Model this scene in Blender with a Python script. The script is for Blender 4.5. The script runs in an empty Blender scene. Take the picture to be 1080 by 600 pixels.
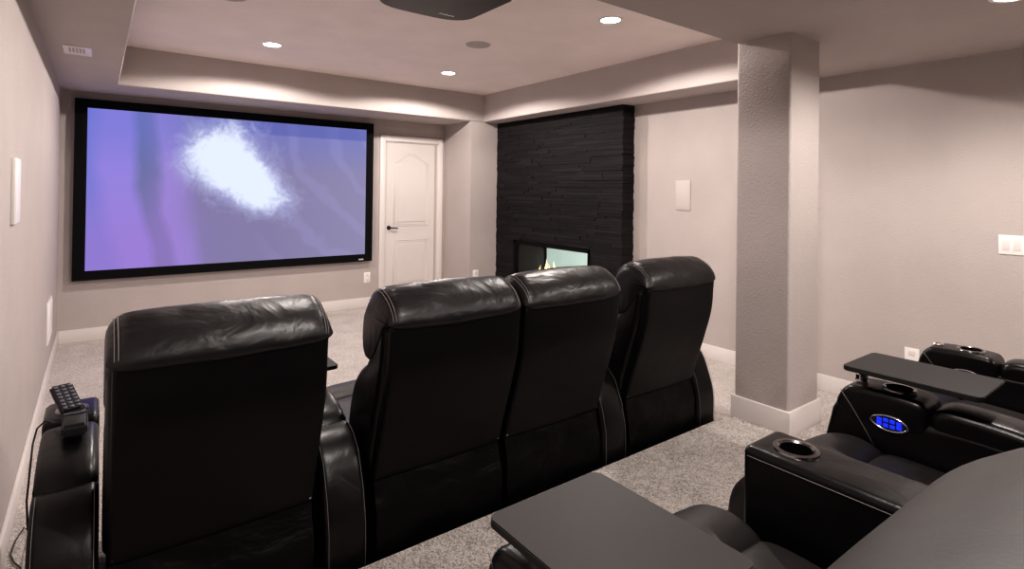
import bpy, bmesh, math, random
from mathutils import Vector, Matrix, noise
random.seed(7)
C = bpy.context.scene.collection
PI = math.pi

# ------------------------------------------------------------------ materials
def mat(name, col, rough=.6, metal=0., spec=.5, emit=None, estr=0., coat=0.):
    m = bpy.data.materials.new(name); m.use_nodes = True
    b = m.node_tree.nodes['Principled BSDF']
    b.inputs['Base Color'].default_value = (*col, 1)
    b.inputs['Roughness'].default_value = rough
    b.inputs['Metallic'].default_value = metal
    b.inputs['Specular IOR Level'].default_value = spec
    b.inputs['Coat Weight'].default_value = coat
    if emit:
        b.inputs['Emission Color'].default_value = (*emit, 1)
        b.inputs['Emission Strength'].default_value = estr
    return m
def N(m, t, **k):
    n = m.node_tree.nodes.new(t)
    for a, v in k.items(): setattr(n, a, v)
    return n
def L(m, a, b): m.node_tree.links.new(a, b)
def bsdf(m): return m.node_tree.nodes['Principled BSDF']
def obj_coord(m, scale=(1, 1, 1)):
    t = N(m, 'ShaderNodeTexCoord'); mp = N(m, 'ShaderNodeMapping'); mp.inputs['Scale'].default_value = scale
    L(m, t.outputs['Object'], mp.inputs['Vector']); return mp.outputs['Vector']
def ntex(m, vec, scale, detail=2., rough=.5, dist=0.):
    n = N(m, 'ShaderNodeTexNoise'); n.inputs['Scale'].default_value = scale
    n.inputs['Detail'].default_value = detail; n.inputs['Roughness'].default_value = rough
    n.inputs['Distortion'].default_value = dist
    L(m, vec, n.inputs['Vector']); return n.outputs['Fac']
def ramp(m, fac, stops):
    r = N(m, 'ShaderNodeValToRGB')
    while len(r.color_ramp.elements) < len(stops): r.color_ramp.elements.new(.5)
    for e, (p, c) in zip(r.color_ramp.elements, stops):
        e.position = p; e.color = (*c, 1)
    L(m, fac, r.inputs['Fac']); return r.outputs['Color']
def bump(m, h, strength, dist=.01, prev=None):
    b = N(m, 'ShaderNodeBump'); b.inputs['Strength'].default_value = strength; b.inputs['Distance'].default_value = dist
    L(m, h, b.inputs['Height'])
    if prev: L(m, prev, b.inputs['Normal'])
    return b.outputs['Normal']

def wall_mat(name, col):
    m = mat(name, col, .85, spec=.25)
    v = obj_coord(m)
    f = ntex(m, v, 3, 3)
    c = ramp(m, f, [(.3, tuple(x*.97 for x in col)), (.7, tuple(min(1, x*1.03) for x in col))])
    L(m, c, bsdf(m).inputs['Base Color'])
    h = ntex(m, v, 70, 3, .55)
    L(m, bump(m, h, .35, .006), bsdf(m).inputs['Normal'])
    return m
M = {}
M['wall'] = wall_mat('greige orange peel paint', (.475, .425, .408))
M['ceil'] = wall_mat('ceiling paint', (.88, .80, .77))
def rough_wall():
    m = wall_mat('knockdown textured column paint', (.475, .425, .408))
    v = obj_coord(m); L(m, bump(m, ntex(m, v, 75, 3, .55, .3), .55, .007), bsdf(m).inputs['Normal']); return m
M['colwall'] = rough_wall()
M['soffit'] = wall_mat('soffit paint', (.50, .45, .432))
M['trim'] = mat('white satin trim', (.74, .695, .675), .4)
M['door'] = mat('white door paint', (.69, .645, .625), .42)

def carpet():
    m = mat('cut pile carpet', (.4, .36, .33), .95, spec=.1)
    v = obj_coord(m)
    a = ntex(m, v, 150, 2, .6); b_ = ntex(m, v, 38, 3, .6); c_ = ntex(m, v, 5, 2)
    s = N(m, 'ShaderNodeMath', operation='MULTIPLY_ADD'); L(m, b_, s.inputs[0]); s.inputs[1].default_value = .35; L(m, a, s.inputs[2])
    s2 = N(m, 'ShaderNodeMath', operation='MULTIPLY_ADD'); L(m, c_, s2.inputs[0]); s2.inputs[1].default_value = .18; L(m, s.outputs[0], s2.inputs[2])
    col = ramp(m, s2.outputs[0], [(.52, (.22, .185, .165)), (.70, (.58, .515, .475)), (.86, (.96, .88, .83))])
    L(m, col, bsdf(m).inputs['Base Color'])
    L(m, bump(m, s.outputs[0], 1., .02), bsdf(m).inputs['Normal'])
    bsdf(m).inputs['Sheen Weight'].default_value = .3
    return m
M['carpet'] = carpet()

def leather(name, col, rough, wr=.5, fine=.12, spec=.5):
    m = mat(name, col, rough, spec=spec)
    v = obj_coord(m)
    w = ntex(m, v, 7, 3, .5, .6); f = ntex(m, v, 320, 2, .5)
    n1 = bump(m, w, wr, .03)
    n2 = bump(m, f, fine, .001, n1)
    L(m, n2, bsdf(m).inputs['Normal'])
    r = ntex(m, v, 12, 3)
    mr = N(m, 'ShaderNodeMapRange'); mr.inputs['To Min'].default_value = rough-.06; mr.inputs['To Max'].default_value = rough+.08
    L(m, r, mr.inputs['Value']); L(m, mr.outputs[0], bsdf(m).inputs['Roughness'])
    return m
M['leather'] = leather('black leather', (.004, .0034, .0037), .32, .12, spec=.34)
M['leather_soft'] = leather('soft creased black leather', (.008, .007, .0074), .38, .32, spec=.42)
M['headlea'] = leather('satin black headrest leather', (.015, .013, .013), .5, .1, spec=.36)
M['panel'] = leather('smooth black leather back', (.003, .0025, .0028), .4, .06, spec=.2)
M['seatlea'] = leather('matte black seat leather', (.019, .0168, .0172), .46, .15)
M['skirt'] = leather('black loose cloth', (.002, .0018, .002), .42, .5, spec=.16)
M['stitch'] = mat('grey thread', (.20, .185, .185), .7)
M['tray'] = mat('charcoal laminate', (.024, .0218, .0218), .55, spec=.3)
v = obj_coord(M['tray'], (1, 1, 1)); L(M['tray'], bump(M['tray'], ntex(M['tray'], v, 400, 1), .1, .0005), bsdf(M['tray']).inputs['Normal'])
M['trayedge'] = mat('black edge band', (.01, .01, .01), .5)
M['chrome'] = mat('chrome', (.75, .74, .74), .15, 1.)
M['dchrome'] = mat('smoked chrome', (.25, .24, .24), .2, 1.)
M['black'] = mat('black plastic', (.012, .012, .013), .4)
M['blackmat'] = mat('black velvet frame', (.004, .004, .0045), .8, spec=.15)
M['hole'] = mat('dark recess', (.003, .003, .003), .6)
M['blue'] = mat('lit blue key', (.01, .02, .5), .3, emit=(.015, .05, 1.), estr=.7)
M['white'] = mat('white plastic', (.85, .82, .80), .35)
M['grille'] = mat('perforated speaker grille', (.45, .41, .395), .7)
M['plate'] = mat('painted speaker grille', (.54, .49, .47), .6)
M['lamp'] = mat('lamp lens', (1, .95, .9), .4, emit=(1, .93, .86), estr=22)
M['remote'] = mat('remote body', (.02, .02, .025), .35)
M['button'] = mat('remote keys', (.10, .10, .125), .4)
M['proj'] = mat('projector shell', (.022, .018, .020), .4)
M['silver'] = mat('silver lettering', (.6, .58, .57), .4, emit=(.6, .55, .52), estr=.25)  # letters carry a faint glow of their own, brightness put into the colour
M['bronze'] = mat('dark bronze', (.03, .025, .022), .3, .8)
M['firebox'] = mat('firebox steel', (.035, .028, .028), .85)
M['flame'] = mat('flame', (1, .6, .2), .5, emit=(1, .50, .16), estr=2.2)
M['flame2'] = mat('flame core', (1, .8, .4), .5, emit=(1, .78, .42), estr=2.6)
M['beyond'] = mat('pale teal wall', (.66, .70, .68), .8)
M['stonegl'] = mat('fire glass', (.15, .12, .1), .2)
def glass():
    m = mat('clear glass', (.97, 1, .985), .02)
    b = bsdf(m); b.inputs['Transmission Weight'].default_value = 1; b.inputs['IOR'].default_value = 1.1
    b.inputs['Specular IOR Level'].default_value = .3
    return m
M['glass'] = glass()
def stone():
    m = mat('black ledger stone', (.02, .018, .019), .75, spec=.3)
    v = obj_coord(m, (1, 1, 3))
    g = N(m, 'ShaderNodeNewGeometry')
    r = ramp(m, g.outputs['Random Per Island'], [(0, (.006, .0048, .0054)), (.6, (.010, .008, .009)), (1, (.015, .0122, .0135))])
    L(m, r, bsdf(m).inputs['Base Color'])
    L(m, bump(m, ntex(m, v, 22, 5, .65), .45, .008), bsdf(m).inputs['Normal'])
    return m
M['stone'] = stone()

def screen_mat():
    m = bpy.data.materials.new('projected picture'); m.use_nodes = True
    nt = m.node_tree; nt.nodes.clear()
    out = N(m, 'ShaderNodeOutputMaterial'); em = N(m, 'ShaderNodeEmission')
    tc = N(m, 'ShaderNodeTexCoord'); sep = N(m, 'ShaderNodeSeparateXYZ'); L(m, tc.outputs['Generated'], sep.inputs[0])
    def mth(op, a, b=None, c=None, clamp=False):
        n = N(m, 'ShaderNodeMath', operation=op); n.use_clamp = clamp
        for i, q in enumerate((a, b, c)):
            if q is None: continue
            if isinstance(q, (int, float)): n.inputs[i].default_value = q
            else: L(m, q, n.inputs[i])
        return n.outputs[0]
    U, V = sep.outputs['X'], sep.outputs['Z']
    cb = N(m, 'ShaderNodeCombineXYZ'); L(m, mth('MULTIPLY', U, 1.78), cb.inputs[0]); L(m, V, cb.inputs[1])
    P = cb.outputs[0]
    n1 = ntex(m, P, 2.2, 3, .5); n2 = ntex(m, P, 7, 6, .7, 1.2); n3 = ntex(m, P, 26, 4, .7)
    def mix(f, a, b):
        x = N(m, 'ShaderNodeMix', data_type='RGBA'); 
        if isinstance(f, (int, float)): x.inputs[0].default_value = f
        else: L(m, f, x.inputs[0])
        for i, q in ((6, a), (7, b)):
            if isinstance(q, tuple): x.inputs[i].default_value = (*q, 1)
            else: L(m, q, x.inputs[i])
        return x.outputs[2]
    def smooth(x, lo, hi):
        r = N(m, 'ShaderNodeMapRange'); r.interpolation_type = 'SMOOTHSTEP'
        L(m, x, r.inputs['Value']); r.inputs['From Min'].default_value = lo; r.inputs['From Max'].default_value = hi
        return r.outputs[0]
    # curved bands: warped horizontal coordinate, bending right towards the bottom
    iv = mth('SUBTRACT', 1., V)
    bend = mth('MULTIPLY', mth('POWER', iv, 2.), .07)
    W = mth('SUBTRACT', U, bend)
    W = mth('ADD', W, mth('MULTIPLY', mth('SUBTRACT', n1, .5), .09))
    base = ramp(m, W, [(0.0, (.20, .21, .62)), (.05, (.30, .24, .68)), (.115, (.30, .24, .68)), (.15, (.16, .18, .36)), (.185, (.20, .19, .40)),
                       (.215, (.33, .25, .62)), (.265, (.30, .24, .56)), (.31, (.24, .21, .39)), (.55, (.25, .22, .38)), (1.0, (.29, .27, .43))])
    base = mix(smooth(V, .55, 0.95), base, mix(.45, base, (.15, .19, .60)))
    # magenta tint at lower left
    low = mth('MULTIPLY', mth('SUBTRACT', 1., smooth(V, .1, .7)), mth('SUBTRACT', 1., smooth(U, .18, .42)))
    base = mix(mth('MULTIPLY', low, .55), base, (.36, .21, .58))
    # faint sweeping arcs on the right
    ax = mth('SUBTRACT', mth('MULTIPLY', U, 1.78), 2.15); ay = mth('SUBTRACT', V, 1.05)
    rr = mth('SQRT', mth('ADD', mth('MULTIPLY', ax, ax), mth('MULTIPLY', ay, ay)))
    arc = mth('SINE', mth('ADD', mth('MULTIPLY', rr, 24.), mth('MULTIPLY', n1, 9.)))
    arc = mth('MULTIPLY', smooth(arc, .2, 1.), mth('MULTIPLY', smooth(U, .5, .7), .20))
    base = mix(arc, base, (.38, .36, .66))
    # shadow strip along the top right, painted into the picture as darker blue
    st = mth('MULTIPLY', smooth(V, .895, .91), smooth(U, .28, .4))
    base = mix(mth('MULTIPLY', st, .55), base, (.10, .12, .42))
    # bright plume
    def gauss(cx, cy, sx, sy, rot):
        x = mth('SUBTRACT', mth('MULTIPLY', U, 1.78), cx*1.78); y = mth('SUBTRACT', V, cy)
        c, s = math.cos(rot), math.sin(rot)
        a = mth('DIVIDE', mth('ADD', mth('MULTIPLY', x, c), mth('MULTIPLY', y, s)), sx)
        b = mth('DIVIDE', mth('SUBTRACT', mth('MULTIPLY', y, c), mth('MULTIPLY', x, s)), sy)
        return mth('EXPONENT', mth('MULTIPLY', mth('ADD', mth('MULTIPLY', a, a), mth('MULTIPLY', b, b)), -1.))
    g = mth('ADD', gauss(.45, .74, .34, .26, -1.1), mth('MULTIPLY', gauss(.56, .50, .29, .16, -.5), .85))
    g = mth('ADD', g, mth('MULTIPLY', gauss(.33, .70, .20, .16, .9), .38))
    g = mth('ADD', g, mth('MULTIPLY', mth('SUBTRACT', n2, .5), 1.0))
    core = smooth(g, .58, 1.05); halo = smooth(g, .2, .8)
    base = mix(mth('MULTIPLY', halo, .6), base, (.45, .47, .74))
    base = mix(core, base, (.74, .80, .97))
    # specks
    sp = mth('MULTIPLY', smooth(n3, .66, .72), mth('MULTIPLY', mth('SUBTRACT', 1., smooth(U, .25, .4)), .35))
    base = mix(sp, base, (.14, .14, .38))
    L(m, base, em.inputs['Color']); em.inputs['Strength'].default_value = 1.0
    L(m, em.outputs[0], out.inputs[0])
    return m
M['screen'] = screen_mat()

# ------------------------------------------------------------------ helpers
def new_obj(name, verts, faces, m, parent=None, smooth=False, mats=None, fmat=None):
    me = bpy.data.meshes.new(name); me.from_pydata([tuple(v) for v in verts], [], faces); me.update()
    o = bpy.data.objects.new(name, me); C.objects.link(o)
    for q in (mats or [m]): me.materials.append(q)
    if fmat:
        for i, p in enumerate(me.polygons): p.material_index = fmat[i]
    if smooth:
        for p in me.polygons: p.use_smooth = True
    if parent: o.parent = parent
    return o
def from_bm(name, bm, m, parent=None, smooth=False, mats=None):
    bmesh.ops.recalc_face_normals(bm, faces=bm.faces)
    me = bpy.data.meshes.new(name); bm.to_mesh(me); bm.free()
    o = bpy.data.objects.new(name, me); C.objects.link(o)
    for q in (mats or [m]): me.materials.append(q)
    if smooth:
        for p in me.polygons: p.use_smooth = True
    if parent: o.parent = parent
    return o
def smooth_by_angle(o, deg=40):
    me = o.data
    for p in me.polygons: p.use_smooth = True
    bm = bmesh.new(); bm.from_mesh(me)
    for e in bm.edges:
        if len(e.link_faces) == 2 and e.calc_face_angle(0) > math.radians(deg): e.smooth = False
    bm.to_mesh(me); bm.free()
    return o
def add_box(bm, x0, x1, y0, y1, z0, z1):
    vs = [bm.verts.new(p) for p in ((x0,y0,z0),(x1,y0,z0),(x1,y1,z0),(x0,y1,z0),(x0,y0,z1),(x1,y0,z1),(x1,y1,z1),(x0,y1,z1))]
    return [bm.faces.new([vs[i] for i in f]) for f in ((0,3,2,1),(4,5,6,7),(0,1,5,4),(1,2,6,5),(2,3,7,6),(3,0,4,7))]
def boxes(name, lst, m, parent=None, bev=0., seg=2):
    bm = bmesh.new()
    for b in lst: add_box(bm, *b)
    if bev: bmesh.ops.bevel(bm, geom=bm.edges[:], offset=bev, segments=seg, affect='EDGES', profile=.5, clamp_overlap=True)
    o = from_bm(name, bm, m, parent)
    if bev: smooth_by_angle(o)
    return o
def struct(o): o['kind'] = 'structure'; return o
def tag(o, label, cat, group=None, kind=None):
    o['label'] = label; o['category'] = cat
    if group: o['group'] = group
    if kind: o['kind'] = kind
    return o
def empty(name, loc):
    o = bpy.data.objects.new(name, None); C.objects.link(o); o.location = loc; o.empty_display_size = .1; return o
def tube(name, pts, r, m, parent=None, sides=8, closed=False):
    pts = [Vector(p) for p in pts]; n = len(pts); vs = []; fs = []
    prev = None
    for i, p in enumerate(pts):
        a = pts[i-1] if (i or closed) else p; b = pts[(i+1) % n] if (i < n-1 or closed) else p
        t = (b-a).normalized()
        if prev is None:
            ref = Vector((0,0,1)) if abs(t.z) < .9 else Vector((1,0,0)); u = t.cross(ref).normalized()
        else: u = (prev - t*prev.dot(t)).normalized()
        prev = u; w = t.cross(u)
        for k in range(sides):
            an = 2*PI*k/sides; vs.append(p + (u*math.cos(an)+w*math.sin(an))*r)
    for i in range(n if closed else n-1):
        for k in range(sides):
            a = i*sides+k; b = i*sides+(k+1) % sides; c = ((i+1) % n)*sides+(k+1) % sides; d = ((i+1) % n)*sides+k
            fs.append((a, b, c, d))
    if not closed:
        fs.append(tuple(range(sides-1, -1, -1))); fs.append(tuple((n-1)*sides+k for k in range(sides)))
    return new_obj(name, vs, fs, m, parent, True)
def lathe(name, prof, centre, m, parent=None, seg=40, axis='z', cap=True):
    vs = []; fs = []; n = len(prof)
    for k in range(seg):
        an = 2*PI*k/seg; c, s = math.cos(an), math.sin(an)
        for r, h in prof:
            p = (r*c, r*s, h) if axis == 'z' else ((h, r*c, r*s) if axis == 'x' else (r*c, h, r*s))
            vs.append((centre[0]+p[0], centre[1]+p[1], centre[2]+p[2]))
    for k in range(seg):
        k2 = (k+1) % seg
        for i in range(n-1): fs.append((k*n+i, k2*n+i, k2*n+i+1, k*n+i+1))
    if cap:
        fs.append(tuple(k*n for k in range(seg))[::-1]); fs.append(tuple(k*n+n-1 for k in range(seg)))
    o = new_obj(name, vs, fs, m, parent)
    bm = bmesh.new(); bm.from_mesh(o.data); bmesh.ops.remove_doubles(bm, verts=bm.verts, dist=1e-6)
    bmesh.ops.recalc_face_normals(bm, faces=bm.faces); bm.to_mesh(o.data); bm.free()
    return smooth_by_angle(o, 35)
def catmull(pts, n, closed=True):
    P = [Vector((a, b)) for a, b in pts]; k = len(P); res = []
    # arc-length-ish dense sample
    dense = []
    rng = range(k) if closed else range(k-1)
    for i in rng:
        p0 = P[(i-1) % k] if closed or i else P[0]; p1 = P[i]; p2 = P[(i+1) % k]
        p3 = P[(i+2) % k] if closed or i+2 < k else P[-1]
        for j in range(12):
            t = j/12
            dense.append(.5*((2*p1)+(-p0+p2)*t+(2*p0-5*p1+4*p2-p3)*t*t+(-p0+3*p1-3*p2+p3)*t**3))
    if closed: dense.append(dense[0].copy())
    else: dense.append(P[-1].copy())
    d = [0]
    for a, b in zip(dense, dense[1:]): d.append(d[-1]+(b-a).length)
    T = d[-1]; j = 0; cnt = n if closed else n-1
    for i in range(n):
        s = T*i/cnt
        while j < len(d)-2 and d[j+1] < s: j += 1
        f = (s-d[j])/max(1e-9, d[j+1]-d[j]); res.append(dense[j].lerp(dense[j+1], min(1, f)))
    return res
def area2(P): return sum(P[i].x*P[(i+1) % len(P)].y-P[(i+1) % len(P)].x*P[i].y for i in range(len(P)))
def pillow(name, prof, x0, x1, r, m, parent=None, crown=0., nx=22, npf=56, wr=0., wf=9., org=(0,0,0), seed=0., ruch=0., sharp=False, wfun=None):
    """sweep a closed (y,z) profile along x with rounded ends and a slight crown"""
    P = catmull(prof, npf) if not sharp else [Vector(p) for p in prof]
    if area2(P) < 0: P = P[::-1]
    n = len(P); nor = []
    for i in range(n):
        t = P[(i+1) % n]-P[i-1]; nor.append(Vector((t.y, -t.x)).normalized())
    st = [(0., r)]; e = 6
    xs = []
    for k in range(e+1):
        a = PI/2*k/e; xs.append((r*(1-math.sin(PI/2-a)) if False else r*(1-math.cos(a)), r*(1-math.sin(a))))
    mid = [(r+(x1-x0-2*r)*k/nx, 0.) for k in range(1, nx)]
    stations = [(x0+a, s) for a, s in xs] + [(x0+a, s) for a, s in mid] + [(x1-a, s) for a, s in reversed(xs)]
    vs = []; fs = []; w = x1-x0
    for X, s in stations:
        t = (X-x0)/w; cr = crown*(1-(2*t-1)**2)
        edge = max(0., 1-min(X-x0, x1-X)/.09)
        for i in range(n):
            d = cr - s*(wfun(P[i].x, P[i].y) if wfun else 1)
            p = P[i]+nor[i]*d
            if wr:
                q = Vector(((X+org[0]+seed)*wf*.8, p.x*wf*1.1, p.y*wf))
                h = noise.noise(q)*wr + noise.noise(q*2.7)*wr*.35
                if ruch: h += ruch*edge*math.sin(i*2.1+noise.noise(q)*3)*.5
                p = p+nor[i]*h*min(1, (r-s)/max(r, 1e-6))
            vs.append((X+org[0], p.x+org[1], p.y+org[2]))
    ns = len(stations)
    for a in range(ns-1):
        for i in range(n):
            fs.append((a*n+i, (a+1)*n+i, (a+1)*n+(i+1) % n, a*n+(i+1) % n))
    fs.append(tuple(range(n))); fs.append(tuple((ns-1)*n+i for i in range(n))[::-1])
    o = new_obj(name, vs, fs, m, parent)
    bm = bmesh.new(); bm.from_mesh(o.data); bmesh.ops.recalc_face_normals(bm, faces=bm.faces); bm.to_mesh(o.data); bm.free()
    return smooth_by_angle(o, 60)
def prism(name, outline, z0, z1, m, parent=None, bev=.0, mats=None):
    bm = bmesh.new(); vs = [bm.verts.new((x, y, z0)) for x, y in outline]
    f = bm.faces.new(vs); r = bmesh.ops.extrude_face_region(bm, geom=[f])
    bmesh.ops.translate(bm, vec=(0, 0, z1-z0), verts=[v for v in r['geom'] if isinstance(v, bmesh.types.BMVert)])
    if bev:
        ed = [e for e in bm.edges if abs(e.verts[0].co.z-e.verts[1].co.z) < 1e-6]
        bmesh.ops.bevel(bm, geom=ed, offset=bev, segments=2, affect='EDGES')
    return smooth_by_angle(from_bm(name, bm, m, parent, mats=mats), 35)
def rrect(x0, x1, y0, y1, r, n=6):
    out = []
    for cx, cy, a0 in ((x1-r, y1-r, 0), (x0+r, y1-r, PI/2), (x0+r, y0+r, PI), (x1-r, y0+r, 1.5*PI)):
        for k in range(n+1):
            a = a0+PI/2*k/n; out.append((cx+r*math.cos(a), cy+r*math.sin(a)))
    return out
def subtract(o, cutters):
    for c in cutters:
        md = o.modifiers.new('cut', 'BOOLEAN'); md.operation = 'DIFFERENCE'; md.object = c; md.solver = 'EXACT'
    dg = bpy.context.evaluated_depsgraph_get(); dg.update()
    me = bpy.data.meshes.new_from_object(o.evaluated_get(dg)); o.modifiers.clear()
    old = o.data; o.data = me; bpy.data.meshes.remove(old)
    for c in cutters:
        d = c.data; bpy.data.objects.remove(c); bpy.data.meshes.remove(d)
    smooth_by_angle(o, 38)

# ------------------------------------------------------------------ room
XR, YB, ZC, ZT, BH = 4.755, 6.7265, 2.405, 2.761, .126
XL, XS, YT, YF = .427, 4.352, 6.046, 1.848
XB = 4.162
YE = -3.4
RZ = .17
OY0, OY1, OZ0, OZ1 = 4.28, 5.64, .36, .866        # see-through fireplace opening
OX = 5.085
struct(boxes('floor', [(-.1, XR+.1, YE, YB+.1, -.1, 0)], M['carpet']))
# riser: carpeted platform for the rear row, stepping back beside the column
def riser():
    out = [(0, YE), (XR, YE), (XR, 1.50), (3.364, 1.50), (3.364, 1.877), (0, 1.877)]
    o = prism('floor_riser', out, 0, RZ, M['carpet'], bev=.012); struct(o)
riser()
struct(boxes('wall_left', [(-.12, 0, YE, YB+.1, -.1, 2.95)], M['wall']))
struct(boxes('wall_back', [(-.1, 3.274, YB, YB+.12, -.1, 2.95), (4.014, XB+.05, YB, YB+.12, -.1, 2.95), (3.27, 4.02, YB, YB+.12, 2.125, 2.95)], M['wall']))
struct(boxes('wall_alcove_jog', [(XB, XR+.1, YT, YB+.12, 0, ZC+.001)], M['wall']))
struct(boxes('wall_right', [(XR, XR+.3, YE, OY0, -.1, 2.95), (XR, XR+.3, OY1, YB+.1, -.1, 2.95),
                            (XR, XR+.3, OY0, OY1, -.1, OZ0), (XR, XR+.3, OY0, OY1, OZ1, 2.95)], M['wall']))
struct(boxes('ceiling', [(XL-.05, XS+.05, YF-.05, YT+.05, ZT, ZT+.1)], M['ceil']))
def soffit():
    bm = bmesh.new()
    o = [(-.1, YE), (XR+.1, YE), (XR+.1, YB+.1), (-.1, YB+.1)]; i = [(XL, YF), (XS, YF), (XS, YT), (XL, YT)]
    r = .014
    rings = []
    vo = [bm.verts.new((x, y, ZC)) for x, y in o]
    cen = ((XL+XS)/2, (YF+YT)/2)
    def ring(off, z): return [bm.verts.new((x+(off if x > cen[0] else -off), y+(off if y > cen[1] else -off), z)) for x, y in i]
    seq = [ring(r, ZC)]
    for k in (1, 2, 3): 
        a = PI/2*k/3; seq.append(ring(r*(1-math.sin(a)), ZC+r*(1-math.cos(a))))
    seq.append(ring(0, ZT+.02))
    allr = [vo]+seq
    for a, b in zip(allr, allr[1:]):
        for k in range(4): bm.faces.new((a[k], a[(k+1) % 4], b[(k+1) % 4], b[k]))
    me = from_bm('ceiling_soffit', bm, M['soffit']); smooth_by_angle(me, 50); struct(me)
soffit()
struct(boxes('ceiling_front', [(-.1, XR+.1, YE, YF-.02, ZC+.001, ZC+.1)], M['soffit']))
# column with rounded plaster corners
CX0, CX1, CY0, CY1 = 3.3613, 3.7136, 1.5166, 1.8417
def vbox(name, x0, x1, y0, y1, z0, z1, r, m, parent=None):
    return prism(name, rrect(x0, x1, y0, y1, r, 5), z0, z1, m, parent)
struct(vbox('wall_column', CX0, CX1, CY0, CY1, .0, ZC+.01, .016, M['colwall']))
struct(boxes('baseboard_column', [(CX0-.015, CX1+.015, CY0-.015, CY1+.015, 0.0, .2957)], M['trim'], bev=.004))
# baseboards
def bb(name, lst): struct(boxes(name, lst, M['trim'], bev=.004))
t = .015
bb('baseboard_left', [(0, t, 1.877, YB, 0, BH), (0, t, YE, 1.89, RZ, RZ+BH)])
bb('baseboard_back', [(t, 3.2026, YB-t, YB, 0, BH), (4.1257, XB, YB-t, YB, 0, BH)])
bb('baseboard_jog', [(XB-t, XB, YT-t, YB, 0, BH), (XB-t, 4.585, YT-t, YT, 0, BH)])
bb('baseboard_right', [(XR-t, XR, 1.50, 3.82, 0, BH), (XR-t, XR, YE, 1.51, RZ, RZ+BH)])

# door
def tube_sq(name, lst, m, parent): return boxes(name, lst, m, parent, bev=.003)
X0, X1, Z1 = 3.2026, 4.1257, 2.21
struct(boxes('trim_door', [(X0, 3.276, YB-.022, YB, 0, Z1), (4.052, X1, YB-.022, YB, 0, Z1), (3.27, 4.06, YB-.022, YB, 2.135, Z1)], M['trim'], bev=.005))
struct(boxes('trim_door_jamb', [(3.274, 3.286, YB-.005, YB+.1, 0, 2.135), (4.045, 4.054, YB-.005, YB+.1, 0, 2.135), (3.274, 4.054, YB-.005, YB+.1, 2.125, 2.137)], M['trim']))
def door():
    e = struct(boxes('door_1', [(3.286, 4.045, YB+.012, YB+.05, .01, 2.125)], M['door']))
    yf = YB+.012
    cx = 3.6655; w = .25
    def panel_outline(x0, x1, z0, z1, arch):
        p = [(x0, z0), (x1, z0), (x1, z1)]
        if arch:
            for k in range(1, 16):
                u = k/16; x = x1+(x0-x1)*u
                p.append((x, z1+arch*math.sin(PI*u)**1.6))
        p.append((x0, z1)); return p
    for (z0, z1, ar) in ((1.02, 1.86, .12), (.22, .83, 0)):
        # moulding: outer bead, groove, raised field
        for ins, rr, dy in ((0, .007, 0), (.022, .004, .001)):
            o_ = panel_outline(cx-w+ins, cx+w-ins, z0+ins, z1-ins, ar)
            tube('panel_moulding', [(x, yf-dy, z) for x, z in o_], rr, M['door'], e, 8, True)
        o_ = panel_outline(cx-w+.055, cx+w-.055, z0+.055, z1-.055, ar*.9)
        bm = bmesh.new(); vs = [bm.verts.new((x, yf+.001, z)) for x, z in o_]; f = bm.faces.new(vs)
        rr = bmesh.ops.inset_individual(bm, faces=[f], thickness=.02, depth=.0)
        bmesh.ops.translate(bm, vec=(0, -.01, 0), verts=f.verts[:])
        from_bm('raised_panel', bm, M['door'], e)
    h = lathe('door_handle', [(0, 0), (.028, 0), (.028, -.008), (.012, -.014), (.010, -.045), (0, -.045)], (3.345, yf, 1.0), M['bronze'], e, 24, 'y')
    tube('handle_lever', [(3.345, yf-.045, 1.0), (3.37, yf-.05, 1.0), (3.42, yf-.05, .998), (3.455, yf-.045, .99)], .008, M['bronze'], h)
door()

# ------------------------------------------------------------------ projection screen
def screen():
    e = empty('projection_screen', (1.6, YB-.06, .5956))
    tag(e, 'wide black framed projection screen showing a violet picture with a white plume', 'screen')
    def P(*a): return [(x0-1.6, x1-1.6, y0-(YB-.06), y1-(YB-.06), z0-.5956, z1-.5956) for x0, x1, y0, y1, z0, z1 in a]
    x0, x1, z0, z1 = .1072, 3.0855, .5956, 2.334
    b = .0975; bz = .085
    boxes('screen_frame', P((x0, x0+b, YB-.075, YB-.03, z0, z1), (x1-b+.005, x1, YB-.075, YB-.03, z0, z1), (x0+b, x1-b, YB-.075, YB-.03, z0, z0+bz+.005), (x0+b, x1-b, YB-.075, YB-.03, z1-bz, z1)), M['blackmat'], e)
    s = boxes('screen_picture', P((x0+b-.01, x1-b+.01, YB-.066, YB-.062, z0+bz-.01, z1-bz+.01)), M['screen'], e)
    for q in (.5, 2.6): boxes('wall_bracket', P((q, q+.1, YB-.03, YB, 1.0, 2.0)), M['black'], e)
    lg = boxes('maker_badge', P((2.905, 2.975, YB-.078, YB-.074, .612, .632)), mat('grey badge', (.10, .10, .10), .5), e)
    for k in range(5):
        boxes('badge_letter', [(2.912-1.6+k*.012, 2.920-1.6+k*.012, -.0205, -.018, .0195, .033)], M['silver'], lg)
screen()

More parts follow.
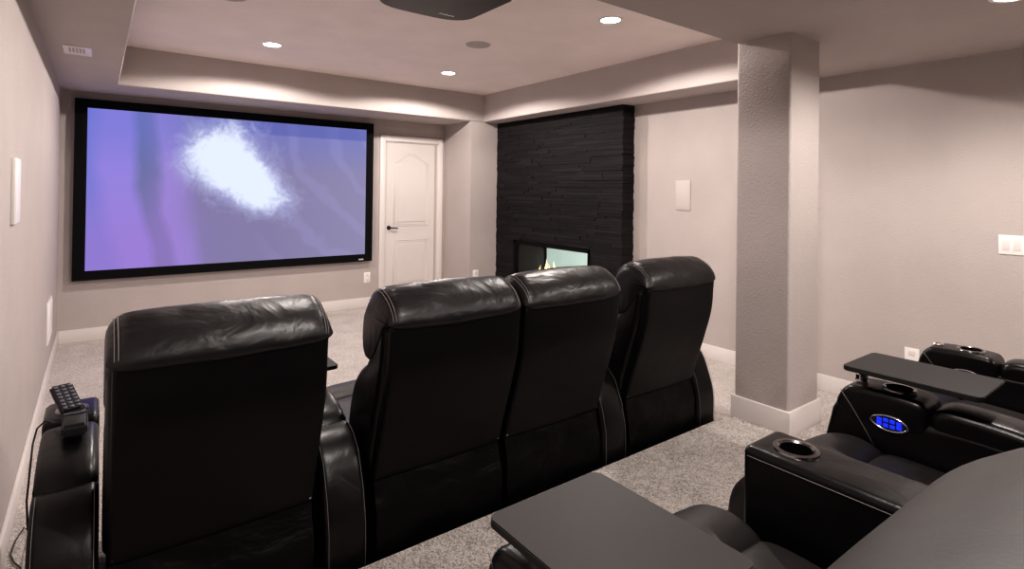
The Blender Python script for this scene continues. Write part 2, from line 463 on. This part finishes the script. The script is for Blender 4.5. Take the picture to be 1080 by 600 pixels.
# ------------------------------------------------------------------ fireplace
def fireplace():
    FX = 4.585; y0, y1, zt = 3.83, YT-.002, ZC-.002
    e = empty('fireplace', (FX, 4.95, 0))
    tag(e, 'floor to ceiling black stacked stone fireplace with a see-through gas firebox', 'fireplace')
    L0 = Vector((FX, 4.95, 0))
    def rel(v): return tuple(Vector(v)-L0)
    bm = bmesh.new(); z = 0
    rng = random.Random(3)
    def bx(a, b, c, d, e_, f):
        add_box(bm, a-L0.x, b-L0.x, c-L0.y, d-L0.y, e_, f)
    while z < zt-.005:
        h = rng.choice((.022, .028, .034, .04)); h = min(h, zt-z)
        if zt-(z+h) < .02: h = zt-z
        y = y0; first = True
        while y < y1-.001:
            ln = rng.uniform(.12, .55)
            ye = min(y+ln, y1)
            if y1-ye < .07: ye = y1
            d = rng.uniform(0, .011)
            segs = [(y, ye)]
            if z+h > OZ0-.0 and z < OZ1:          # leave the opening free
                segs = []
                if y < OY0: segs.append((y, min(ye, OY0)))
                if ye > OY1: segs.append((max(y, OY1), ye))
            for a, b in segs:
                if b-a > .003:
                    ext = rng.uniform(0, .012) if a == y0 else 0
                    zz0 = z; zz1 = z+h-.0015
                    bx(FX-d, XR-.001 if a == y0 else FX+.05, a-ext, b-.0015, zz0, zz1)
            y = ye
        z += h
    # solid core behind the stones
    for c in ((y0+.01, OY0, 0, zt), (OY1, y1, 0, zt), (OY0, OY1, 0, OZ0), (OY0, OY1, OZ1, zt)):
        bx(FX+.012, XR-.002, c[0], c[1], c[2], c[3])
    bmesh.ops.recalc_face_normals(bm, faces=bm.faces)
    from_bm('stone_cladding', bm, M['stone'], e)
    def B(name, lst, m, par=e, bev=0): return boxes(name, [(a-L0.x, b-L0.x, c-L0.y, d-L0.y, g, h) for a, b, c, d, g, h in lst], m, par, bev)
    B('firebox_frame', [(FX-.025, FX+.03, OY0-.0, OY1+.0, OZ1-.035, OZ1+.0), (FX-.025, FX+.03, OY0, OY0+.02, OZ0, OZ1), (FX-.025, FX+.03, OY1-.06, OY1, OZ0, OZ1), (FX-.025, FX+.03, OY0, OY1, OZ0, OZ0+.035)], M['blackmat'], bev=.003)
    B('firebox_liner', [(FX+.03, OX, OY1-.025, OY1, OZ0, OZ1), (FX+.03, OX, OY0, OY0+.02, OZ0, OZ1), (FX+.03, OX, OY0, OY1, OZ0, OZ0+.02), (FX+.03, OX, OY0, OY1, OZ1-.02, OZ1)], M['firebox'])
    B('rear_frame', [(OX-.01, OX+.01, OY1-.045, OY1, OZ0, OZ1), (OX-.01, OX+.01, OY0, OY1, OZ1-.03, OZ1)], M['blackmat'])
    B('glass_pane', [(FX-.012, FX-.008, OY0+.02, OY1-.06, OZ0+.035, OZ1-.035)], M['glass'])
    bn = B('burner', [(4.78, 4.86, 4.35, 5.5, OZ0+.02, OZ0+.10)], M['firebox'])
    fl = [(5.41, .13, .03, 0), (5.29, .215, .042, 1), (5.235, .17, .036, 0), (5.13, .20, .04, 1), (5.06, .14, .035, 0), (4.93, .11, .03, 0), (4.79, .17, .016, 0), (4.64, .15, .014, 1), (4.50, .12, .02, 0)]
    for i, (yy, hh, ww, k) in enumerate(fl):
        prof = []
        n = 10
        vs = []; fs = []; seg = 10
        for j in range(n+1):
            t_ = j/n; r = ww*.55*math.sin(PI*min(1, (t_*.85+.15)))**.9*(1-t_**2.5)+.0006
            off = .018*math.sin(t_*5+i)*t_
            for q in range(seg):
                a = 2*PI*q/seg
                vs.append((4.82-L0.x+r*.6*math.cos(a), yy-L0.y+off+r*math.sin(a), OZ0+.075+hh*t_))
        for j in range(n):
            for q in range(seg):
                fs.append((j*seg+q, j*seg+(q+1) % seg, (j+1)*seg+(q+1) % seg, (j+1)*seg+q))
        new_obj('flame', vs, fs, M['flame2' if k else 'flame'], e, True)
fireplace()
# room on the far side of the see-through fireplace
struct(boxes('wall_beyond', [(6.6, 6.7, 2.4, 7.6, -.1, 2.6), (XR+.3, 6.7, 2.3, 2.4, -.1, 2.6), (XR+.3, 6.7, 7.6, 7.7, -.1, 2.6), (XR+.3, 6.7, 2.3, 7.7, 2.5, 2.6), (XR+.3, 6.7, 2.3, 7.7, -.1, 0)], M['beyond']))

# ------------------------------------------------------------------ ceiling fixtures and lights
def can(x, y, z, label, power=92, spread=164, blend=.15):
    e = empty('recessed_light', (x, y, z)); tag(e, label, 'light', 'recessed ceiling downlights')
    lathe('trim_ring', [(.068, -.001), (.071, -.005), (.090, -.004), (.092, 0)], (0, 0, 0), M['white'], e, 32, cap=False)
    lathe('lens', [(0, -.002), (.070, -.002)], (0, 0, 0), M['lamp'], e, 32, cap=False)
    l = bpy.data.lights.new('downlight', 'SPOT'); l.spot_size = math.radians(spread); l.spot_blend = blend; l.shadow_soft_size = .035; l.energy = power; l.color = (1, .912, .855)
    lo = bpy.data.objects.new('downlight', l); C.objects.link(lo); lo.location = (0, 0, -.03); lo.parent = e
can(1.497, 5.137, ZT, 'round ceiling downlight above the left half of the projection screen')
can(3.288, 5.148, ZT, 'round ceiling downlight above the white door, beyond the round grey speaker')
can(3.27, 2.789, ZT, 'large bright ceiling downlight nearest the square column')
can(1.49, 2.789, ZT, 'round ceiling downlight in the tray above the front row, left side')
can(3.56, .62, ZC, 'round ceiling downlight in the low ceiling above the rear row', 64, 164, .5)
can(1.35, .55, ZC, 'unseen added fill downlight in the low ceiling behind the front row')  # added lamp out of view, brightens the room from above
can(3.56, -1.7, ZC, 'unseen added fill downlight in the low ceiling far behind the rear row, right')  # added rear lamp, never in view, for more bounce light
can(1.35, -1.7, ZC, 'unseen added fill downlight in the low ceiling far behind the rear row, left')  # left twin of the added rear lamp, also unseen
def cspk(x, y, z, label):
    e = empty('ceiling_speaker', (x, y, z)); tag(e, label, 'speaker', 'round ceiling speakers')
    lathe('grille', [(0, -.006), (.098, -.006), (.101, -.004)], (0, 0, 0), M['grille'], e, 40, cap=False)
    lathe('rim', [(.099, -.006), (.105, -.007), (.109, 0)], (0, 0, 0), M['plate'], e, 40, cap=False)
cspk(2.895, 3.975, ZT, 'round grey ceiling speaker between the projector and the column light')
cspk(.965, 4.0, ZT, 'round grey ceiling speaker cut off by the top of the photo, left of the projector')
# beyond-room light
l = bpy.data.lights.new('beyond_light', 'AREA'); l.size = 1.2; l.energy = 85; l.color = (.92, 1, .98)
lo = bpy.data.objects.new('beyond_light', l); C.objects.link(lo); lo.location = (5.9, 5, 2.4)
# vent
e = empty('ceiling_vent', (.17, 4.69, ZC)); tag(e, 'white rectangular ceiling vent plate on the left soffit', 'vent')
boxes('vent_plate', [(-.075, .075, -.145, .145, -.006, 0)], M['white'], e, bev=.002)
for k in range(5): boxes('vent_slot', [(-.045+k*.018, -.034+k*.018, -.095, .04, -.0075, -.0055)], M['grille'], e)

# projector
def projector():
    e = empty('projector', (1.66, 2.42, ZT)); tag(e, 'dark rounded projector hanging from the ceiling at the top of the photo', 'projector')
    zb, ztp = 2.45-ZT, 2.63-ZT
    out = []
    for k in range(25):
        a = PI*(k/24); out.append((.285*math.copysign(abs(math.cos(a))**.55, math.cos(a)), .13+.15*math.sin(a)**1.0*(.99)))
    out += [(-.285, -.22), (-.25, -.26), (.25, -.26), (.285, -.22)]
    prism('housing', out, zb, ztp, M['proj'], e, bev=.016)
    lathe('lens_barrel', [(0, .0), (.05, .0), (.055, .05), (.045, .052), (.04, .03), (0, .03)], (-.02, .255, (zb+ztp)/2), M['black'], e, 28, 'y', cap=False)
    boxes('mount_plate', [(-.11, .11, -.12, .10, ztp, ztp+.012)], M['black'], e)
    lathe('mount_pole', [(.02, ztp+.01), (.02, 0), ], (0, 0, 0), M['black'], e, 20)
    lathe('ceiling_plate', [(.0, -.012), (.06, -.012), (.065, 0)], (0, 0, 0), M['black'], e, 28, cap=False)
    cu = bpy.data.curves.new('lettering', 'FONT'); cu.body = 'Anthem'; cu.size = .029; cu.extrude = .0006; cu.align_x = 'CENTER'
    t_ = bpy.data.objects.new('lettering', cu); C.objects.link(t_)
    t_.parent = e; t_.location = (.125, .185, zb-.001); t_.rotation_euler = (PI, 0, 0); t_.scale = (1, 1, 1)
    dg = bpy.context.evaluated_depsgraph_get(); me = bpy.data.meshes.new_from_object(t_.evaluated_get(dg))
    o = bpy.data.objects.new('maker_lettering', me); C.objects.link(o); o.parent = e; o.location = t_.location; o.rotation_euler = t_.rotation_euler
    me.materials.clear(); me.materials.append(M['silver']); bpy.data.objects.remove(t_)
projector()

# ------------------------------------------------------------------ wall plates
def plate_x(name, x, sgn, yc, zc, w, h, m, label, cat, group=None, th=.006):
    e = empty(name, (x, yc, zc)); tag(e, label, cat, group)
    a, b = (0, th*sgn) if sgn > 0 else (th*sgn, 0)
    boxes('cover_plate', [(a, b, -w/2, w/2, -h/2, h/2)], m, e, bev=.002)
    return e
s = plate_x('wall_speaker', XR, -1, 3.218, 1.480, .165, .285, M['plate'], 'pale rectangular in-wall speaker right of the black stone fireplace', 'speaker', 'in-wall speakers', .008)
boxes('grille', [(-.010, -.007, -.072, .072, -.132, .132)], M['plate'], s, bev=.001)
s = plate_x('wall_speaker', 0, 1, 3.18, 1.475, .19, .28, M['white'], 'white rectangular in-wall speaker on the left wall', 'speaker', 'in-wall speakers', .014)
boxes('grille', [(.013, .016, -.085, .085, -.13, .13)], M['white'], s, bev=.001)
s = plate_x('cover_panel', 0, 1, 5.56, .46, .42, .31, M['white'], 'white low access plate on the left wall near the screen corner', 'panel', None, .012)
boxes('inner_panel', [(.011, .016, -.19, .19, -.135, .135)], M['white'], s, bev=.002)
def switch():
    e = plate_x('light_switch', XR, -1, .80, 1.208, .23, .118, M['white'], 'white multi-gang light switch plate on the right wall', 'switch', None, .007)
    for k in range(4):
        y = .0805-k*.0535
        fr = boxes('switch_rocker', [(-.010, -.006, y-.016, y+.016, -.034, .034)], M['trim'], e, bev=.002)
switch()
def outlet(name, loc, ax, label):
    e = empty(name, loc); tag(e, label, 'outlet', 'white wall outlets')
    def b(n, w, h, a, c, m, zc=0):
        if ax == 'y': return boxes(n, [(-w/2, w/2, -c, -a, zc-h/2, zc+h/2)], m, e, bev=.0012)
        return boxes(n, [(-c, -a, -w/2, w/2, zc-h/2, zc+h/2)], m, e, bev=.0012)
    b('cover_plate', .085, .13, 0, .006, M['white'])
    for zc in (-.03, .03):
        f = b('socket', .04, .035, .006, .008, M['trim'], zc)
outlet('wall_outlet', (3.053, YB, .377), 'y', 'white wall outlet below the right end of the screen')
outlet('wall_outlet', (4.258, YT, .40), 'y', 'white wall outlet on the narrow wall between door and fireplace')
outlet('wall_outlet', (XR, 1.365, .395), 'x', 'white wall outlet low on the right wall behind the rear armrests')

# ------------------------------------------------------------------ recliners
def build_arm(parent, x, style, oy_dummy=0, w=.16, ctrl=0, cup=True, hi=0, side_stitch=True):
    """armrest between x and x+w (chair local). style: 'console' or 'box'"""
    if style == 'box':
        prof = [(.22,.30),(.22,.55),(.26,.60),(.40,.635),(.70,.65),(.90,.65),(.955,.64),(.965,.60),(.965,.45),(.965,.30),(.6,.30)]
        body = boxes('armrest', [(x, x+w, .22, .793, .30, .672)], M['leather'], parent, bev=.018, seg=4)
        cyc = .694; top = .672; R = .043
        bm = bmesh.new(); bmesh.ops.create_cone(bm, cap_ends=True, segments=48, radius1=R, radius2=R, depth=.16)
        bmesh.ops.translate(bm, vec=(x+w/2, cyc, top), verts=bm.verts); cut = from_bm('cut', bm, M['leather'], parent)
        subtract(body, [cut])
        lathe('cup_holder', [(R-.001, -.075), (.0, -.075), (.0, -.072), (R-.004, -.070), (R-.004, .002), (R+.001, .006), (R+.012, .005), (R+.014, 0), (R-.001, -.002)], (x+w/2, cyc, top), M['dchrome'], body, 48, cap=False)
        zz = .640
        for xx, sx in ((x-.0005, -1), (x+w+.0005, 1)):
            tube('stitching', [(xx, .25, .649), (xx, .50, .649), (xx, .778, .649)], .0011, M['stitch'], body, 5)
        return body
    z0 = .03 
    prof = [(.012,z0),(.010,.15),(.012,.30),(.038,.405),(.085,.515),(.14,.568),(.20,.592),(.245,.592),(.35,.60),(.45,.61),(.55,.61),
            (.70,.60),(.83,.612),(.872,.598),(.891,.535),(.912,.44),(.935,.33),(.945,.20),(.94,.07),(.925,z0),(.5,z0)]
    body = pillow('armrest', prof, x, x+w, .022, M['leather'], parent, crown=.002, nx=8, npf=90, wr=.0015)
    # rear crease band and sloping pad
    pp = [(.232,.575),(.240,.605),(.285,.632),(.37,.652),(.47,.662),(.555,.662),(.585,.645),(.592,.61),(.56,.585),(.35,.58)]
    pillow('arm_pad', pp, x+.002, x+w-.002, .022, M['leather'], body, crown=.007, nx=8, npf=50, wr=.0015)
    # console block
    cp = [(.596,.57),(.600,.63),(.612,.662),(.64,.672),(.72,.675),(.80,.672),(.835,.664),(.858,.635),(.868,.59),(.82,.555),(.74,.55),(.65,.555)]
    con = pillow('arm_console', cp, x-.001, x+w+.001, .02, M['leather'], body, crown=.001, nx=8, npf=60)
    top = .676; cyc = .700; R = .041
    bm = bmesh.new(); bmesh.ops.create_cone(bm, cap_ends=True, segments=40, radius1=R, radius2=R, depth=.14)
    bmesh.ops.translate(bm, vec=(x+w/2, cyc, top), verts=bm.verts); c1 = from_bm('cut', bm, M['leather'], parent)
    subtract(con, [c1])
    lathe('cup_holder', [(R-.001, -.065), (.0, -.065), (.0, -.062), (R-.004, -.060), (R-.004, .002), (R+.001, .005), (R+.008, .004), (R+.010, -.001), (R-.001, -.003)], (x+w/2, cyc, top), M['dchrome'], body, 40, cap=False)
    lathe('accessory_socket', [(0, .001), (.010, .001), (.011, .004), (.019, .004), (.021, -.001)], (x+w/2, .815, top), M['chrome'], body, 28, cap=False)
    # stitching on the rear edges
    for xx in (x+.0115, x+w-.0115):
        tube('stitching', [(xx, .006, .05), (xx, .004, .20), (xx, .007, .30), (xx, .033, .41), (xx, .081, .521), (xx, .137, .574), (xx, .20, .598)], .0009, M['stitch'], body, 5)
    if side_stitch:
        tube('stitching', [(x-.002, .852, .650), (x-.002, .815, .60), (x-.003, .775, .54), (x-.003, .745, .49)], .0012, M['stitch'], body, 5)
    if ctrl:
        cy, cz = .702, .580; a, bq = .054, .024
        def lens(t_, k): 
            yy = a*k*math.cos(t_); zz = bq*k*math.copysign(abs(math.sin(t_))**1.25, math.sin(t_)); return (yy, zz)
        ring = [(x-.004, cy+lens(2*PI*i/40, 1)[0], cz+lens(2*PI*i/40, 1)[1]) for i in range(40)]
        cpnl = new_obj('control_panel', [(x-.003, p[1], p[2]) for p in ring], [tuple(range(40))], M['black'], body)
        tube('panel_ring', ring, .0035, M['chrome'], body, 8, True)
        for r_ in range(2):
            for k in range(4):
                yy = cy-.0285+k*.019; zz = cz+(-.0085 if r_ else .0085)
                if k in (0, 3): zz = cz+(-.0065 if r_ else .0065)
                boxes('blue_key', [(x-.0065, x-.0032, yy-.0075, yy+.0075, zz-.0062, zz+.0062)], M['blue'], body, bev=.002)
    return body

def recliner(ox, oy, oz, W, label, hs=0., hz=0., hr=.06, hx=0., left=None, right=None, pose='recline', seed=0., gl=.012, gr=.012, lw=.16, rw=.16, ctrlr=0, lgap=.02, rgap=.04):
    e = empty('recliner', (ox, oy, oz)); tag(e, label, 'recliner', 'black leather theater recliners')
    if pose == 'recline' or pose == 'raised':
        pan = [(-.102,1.015),(-.099,.96),(-.094,.88),(-.080,.80),(-.045,.68),(-.005,.56),(.035,.43),(.045,.415),(.075,.42),(.045,.56),(.0,.70),(-.04,.82),(-.055,.93),(-.06,1.01),(-.08,1.02)]
        body = [(-.062,1.0),(-.055,.90),(-.035,.80),(.005,.68),(.045,.56),(.085,.43),(.15,.40),(.26,.42),(.285,.55),(.262,.66),(.225,.745),(.165,.805),(.10,.85),(.06,.93),(.0,1.0)]
        head = [(-.112,1.012),(-.110,1.05),(-.078,1.092),(-.03,1.122),(.02,1.135),(.07,1.122),(.115,1.08),(.140,1.01),(.148,.94),(.138,.885),(.10,.850),(.03,.86),(-.03,.93),(-.075,.995)]
        pillow('back_panel', pan, 0, W, .012, M['panel'], e, crown=.004, nx=16, npf=70, wr=.0015, wf=5, org=(0,0,0), seed=seed)
        pillow('back_cushion', body, -gl, W+gr, .03, M['leather'], e, crown=.003, nx=14, npf=60, wr=.002, seed=seed)
        h = pillow('headrest', [(a+hs, b+hz) for a, b in head], -gl-.003, W+gr+hx+.003, hr, M['headlea' if hz else 'leather_soft'], e, crown=.010, nx=44, npf=84, wr=.001 if hz else .0035, wf=7, seed=seed, ruch=0 if hz else .003, wfun=lambda y, z: .42+.58*min(1, max(0, (z-1.02)/.09)))
        for d_, xx in ((.019, -gl+.016), (.028, -gl+.025), (.019, W+gr-.016), (.028, W+gr-.025)):
            if hz: break
            P_ = catmull([(-.112,1.028),(-.107,1.055),(-.078,1.094),(-.03,1.124),(.02,1.137),(.07,1.125),(.118,1.082)], 22, False)
            s_in = hr-math.sqrt(hr*hr-(hr-d_)**2); cc = Vector((.025, .98)); Q_ = []
            for p in P_:
                dv = (p-cc).normalized(); wz = .42+.58*min(1, max(0, (p.y-1.02)/.09)); Q_.append(p+dv*(.0035-s_in*wz))
            tube('stitching', [(xx, p.x, p.y) for p in Q_], .0012, M['stitch'], h, 5)
        tube('seam_piping', [(.005, -.104, 1.014), (W/2, -.108, 1.012), (W-.005, -.104, 1.014)], .0035, M['panel'], e, 6)
        # loose skirt under the back panel
        nx, nz = 30, 18; vs = []; fs = []
        for j in range(nz+1):
            for i in range(nx+1):
                u = i/nx; v_ = j/nz; X = .004+(W-.008)*u; Z = .445-.425*v_
                y = .052-.034*min(1, v_*3)+.0
                q = Vector((X*7+seed*3, Z*9, seed))
                y += noise.noise(q)*.014*math.sin(PI*min(1, v_*1.1))+noise.noise(q*2.3)*.006*v_
                vs.append((X, y, Z))
        for j in range(nz):
            for i in range(nx):
                a = j*(nx+1)+i; fs.append((a, a+nx+1, a+nx+2, a+1))
        new_obj('rear_skirt', vs, fs, M['skirt'], e, True)
        for xx in (.012, W-.012): lathe('snap_button', [(0, -.003), (.004, -.0028), (.006, 0)], (xx, .036, .436), M['stitch'], e, 12, 'y', cap=False)
        y_s = .27
    else:
        head = [(.10,.80),(.03,.85),(.01,.93),(.025,.99),(.07,1.04),(.14,1.072),(.20,1.078),(.27,1.066),(.325,1.035),(.375,.990),(.42,.94),(.462,.885),(.505,.825),(.52,.78),(.49,.745),(.40,.735),(.28,.75)]
        body = [(.06,.42),(.04,.60),(.05,.78),(.12,.86),(.30,.84),(.45,.79),(.515,.73),(.545,.65),(.545,.55),(.53,.45),(.40,.40),(.2,.39)]
        pillow('back_cushion', body, -gl, W+gr, .03, M['leather'], e, crown=.003, nx=14, npf=60, wr=.002, seed=seed)
        pillow('headrest', head, -gl-.003, W+gr+.003, .06, M['seatlea'], e, crown=.004, nx=30, npf=84, wr=.0012, wf=6, seed=seed)
        pan = [(.005,1.0),(.0,.9),(.0,.7),(.015,.5),(.03,.41),(.07,.41),(.06,.6),(.05,.8),(.045,1.0)]
        pillow('back_panel', pan, 0, W, .012, M['panel'], e, crown=.004, nx=12, npf=50)
        boxes('rear_skirt', [(.004, W-.004, .03, .036, .02, .44)], M['skirt'], e)
        y_s = .47
    # seat, front roll, footrest, base
    seat = [(y_s-.05,.44),(y_s,.485),(.50,.49),(.65,.495),(.715,.48),(.735,.44),(.71,.38),(.5,.36),(y_s,.37)]
    pillow('seat_cushion', seat, .004, W-.004, .03, M['seatlea'], e, crown=.012, nx=14, npf=50, wr=.002, seed=seed)
    roll = [(.695,.40),(.703,.47),(.73,.500),(.79,.515),(.86,.503),(.915,.465),(.945,.41),(.95,.34),(.91,.28),(.81,.27),(.71,.30)]
    pillow('front_roll', roll, -.002 if not left else .004, W-.004, .035, M['seatlea'], e, crown=.012, nx=14, npf=56, wr=.003, seed=seed)
    foot = [(.87,.10),(.88,.30),(.92,.35),(.96,.35),(.985,.30),(.985,.18),(.96,.09),(.90,.08)]
    pillow('footrest', foot, .006, W-.006, .025, M['leather'], e, crown=.008, nx=12, npf=40, wr=.002)
    boxes('base', [(.01, W-.01, .075, .90, .03, .39)], M['skirt'], e)
    for fx, fy in ((.05, .12), (W-.05, .12), (.05, .85), (W-.05, .85)):
        lathe('foot', [(0, 0), (.02, 0), (.022, .03), (0, .03)], (fx, fy, .001), M['black'], e, 16, cap=False)
    if left: build_arm(e, -lgap-lw, left, w=lw)
    if right: build_arm(e, W+rgap, right, w=rw, ctrl=ctrlr)
    return e
FY = 1.90
recliner(.325, FY, 0, .575, 'leftmost front row recliner, with a remote on its left armrest', left='console', right='console', lgap=.02, rgap=.035, lw=.16, rw=.155, seed=1.3)
recliner(1.12, FY, 0, .575, 'front row recliner second from the left wall, touching its right neighbour', seed=4.1, gr=.006)
recliner(1.722, FY, 0, .573, 'front row recliner third from the left wall, in front of the firebox', right='console', rgap=.02, rw=.165, seed=7.7, gl=.006)
recliner(2.505, FY, 0, .575, 'rightmost front row recliner, beside the square column', right='console', rgap=.02, rw=.17, seed=9.2)
RY = 0.0
recliner(.31, RY, RZ, .565, 'nearest rear row recliner, its big rounded headrest filling the lower right corner', right='console', rgap=.01, rw=.160, seed=2.2, gr=.0, hs=.012, hz=.0425, hr=.155, hx=.026)
recliner(1.055, RY, RZ, .565, 'rear row recliner seat between the large swivel tray and the cup holder armrest', right='box', lgap=.01, rgap=.03, rw=.172, seed=3.2, gl=.0, gr=.0)
recliner(1.83, RY, RZ, .545, 'rear row recliner between the cup holder armrest and the blue lit armrest', right='console', rgap=.008, rw=.16, ctrlr=1, seed=5.5, gl=.0, gr=.0)
recliner(2.55, RY, RZ, .642, 'rear row recliner farthest right, towards the right wall', right='console', rgap=.01, rw=.15, ctrlr=1, seed=6.6, gl=.0, gr=.0)

# ------------------------------------------------------------------ swivel trays
def tray(x0, x1, y0, y1, z, px, py, pz, rot, label, name='swivel_tray_table'):
    cx, cy = (x0+x1)/2, (y0+y1)/2
    e = empty(name, (px, py, pz)); tag(e, label, 'tray table', 'swivel tray tables')
    o = prism('tabletop', rrect(-(x1-x0)/2, (x1-x0)/2, -(y1-y0)/2, (y1-y0)/2, .022), 0, .016, M['tray'], e, bev=.002, mats=[M['tray'], M['trayedge']])
    for p in o.data.polygons:
        if p.normal.z < .5: p.material_index = 1
    o.location = (cx-px, cy-py, z-pz-.016); o.rotation_euler = (0, 0, rot)
    lathe('post', [(0, 0), (.012, 0), (.012, z-pz-.022), (.024, z-pz-.018), (.024, z-pz-.0165)], (0, 0, .0), M['dchrome'], e, 24, cap=False)
    lathe('collar', [(.0125, .0), (.019, 0), (.019, .016), (.0125, .018)], (0, 0, 0), M['chrome'], e, 24, cap=False)
tray(.855, 1.135, .462, .822, .915, .9625, RY+.815, RZ+.681, .0, 'large dark swivel tray table in the foreground, left of the cup holder armrest')
tray(2.345, 2.615, .455, .835, .915, 2.463, RY+.815, RZ+.681, .0, 'narrow dark swivel tray table above the blue lit rear armrest')
tray(.85, 1.128, 2.335, 2.70, .745, 1.0125, FY+.815, .681, .0, 'dark swivel tray table mostly hidden behind the leftmost front recliner')

# ------------------------------------------------------------------ remote, dock and cable on the left armrest
def remote():
    e = empty('charging_dock', (.238, 2.345, .682)); tag(e, 'black charging dock on the left armrest in front of the remote', 'dock')
    vs = [(-.036,-.05,0),(.036,-.05,0),(.036,.06,0),(-.036,.06,0),(-.034,-.046,.032),(.034,-.046,.032),(.033,.055,.05),(-.033,.055,.05)]
    bm = bmesh.new(); bv = [bm.verts.new(v) for v in vs]
    for f in ((0,3,2,1),(4,5,6,7),(0,1,5,4),(1,2,6,5),(2,3,7,6),(3,0,4,7)): bm.faces.new([bv[i] for i in f])
    bmesh.ops.bevel(bm, geom=bm.edges[:], offset=.007, segments=3, affect='EDGES')
    smooth_by_angle(from_bm('dock_body', bm, M['remote'], e))
    o = boxes('dock_pad', [(-.026, .026, -.036, .026, 0, .0025)], M['trayedge'], e, bev=.001); o.location = (0, 0, .0395); o.rotation_euler = (math.radians(10), 0, 0)
    o = boxes('dock_slot', [(-.030, .030, .034, .042, 0, .004)], M['button'], e); o.location = (0, 0, .0395); o.rotation_euler = (math.radians(10), 0, 0)
    r = empty('remote_control', (.232, 2.415, .722)); tag(r, 'black handheld remote with grey keys leaning behind the charging dock', 'remote')
    bm = bmesh.new(); add_box(bm, -.033, .033, -.0, .152, -.012, .012)
    bmesh.ops.bevel(bm, geom=bm.edges[:], offset=.009, segments=3, affect='EDGES')
    smooth_by_angle(from_bm('remote_body', bm, M['remote'], r))
    for j in range(7):
        for i in range(3):
            x = -.019+i*.019; y = .020+j*.0185
            boxes('key', [(x-.006, x+.006, y-.005, y+.005, .0115, .0145)], M['button'], r, bev=.001)
    r.rotation_euler = (math.radians(24), 0, math.radians(17))
remote()
c = tube('power_cable', [(.201, 2.40, .700), (.18, 2.46, .686), (.155, 2.50, .684), (.135, 2.47, .672), (.128, 2.42, .64), (.1275, 2.33, .58), (.126, 2.27, .52), (.124, 2.35, .40), (.122, 2.55, .24), (.11, 2.9, .08), (.08, 3.12, .02), (.053, 3.2, .006), (.034, 3.1, .006), (.028, 3.0, .006), (.045, 2.93, .006), (.069, 2.875, .006), (.085, 2.75, .006)], .003, M['black'], None, 8)
tag(c, 'thin black power cable running from the dock down to the carpet', 'cable')

# ------------------------------------------------------------------ camera
f_, px_, py_, yaw, pitch, roll, cx_ = 581.3609, 540, 196.6657, .6454, .0083, .0122, .2857
F = Vector((math.sin(yaw)*math.cos(pitch), math.cos(yaw)*math.cos(pitch), math.sin(pitch)))
r_ = Vector((math.cos(yaw), -math.sin(yaw), 0)); u_ = r_.cross(F)
c_, s_ = math.cos(roll), math.sin(roll)
R_ = r_*c_+u_*s_; U_ = u_*c_-r_*s_
cam = bpy.data.cameras.new('camera'); co = bpy.data.objects.new('camera', cam); C.objects.link(co)
co.matrix_world = Matrix(((R_.x, U_.x, -F.x, cx_), (R_.y, U_.y, -F.y, 0), (R_.z, U_.z, -F.z, 1.5), (0, 0, 0, 1)))
cam.sensor_width = 36; cam.lens = f_/1080*36; cam.shift_y = -(300-py_)/1080; cam.clip_start = .05
bpy.context.scene.camera = co

# ------------------------------------------------------------------ world and view
w = bpy.data.worlds.new('world'); bpy.context.scene.world = w; w.use_nodes = True
w.node_tree.nodes['Background'].inputs[0].default_value = (1, .93, .88, 1)
w.node_tree.nodes['Background'].inputs[1].default_value = .15  # dim fill added from behind, let in where the rear wall is omitted
sc = bpy.context.scene
sc.view_settings.view_transform = 'Standard'
sc.view_settings.look = 'Medium High Contrast'
sc.view_settings.exposure = -.10
sc.cycles.use_denoising = True
sc.cycles.max_bounces = 10; sc.cycles.diffuse_bounces = 6; sc.cycles.sample_clamp_indirect = 6
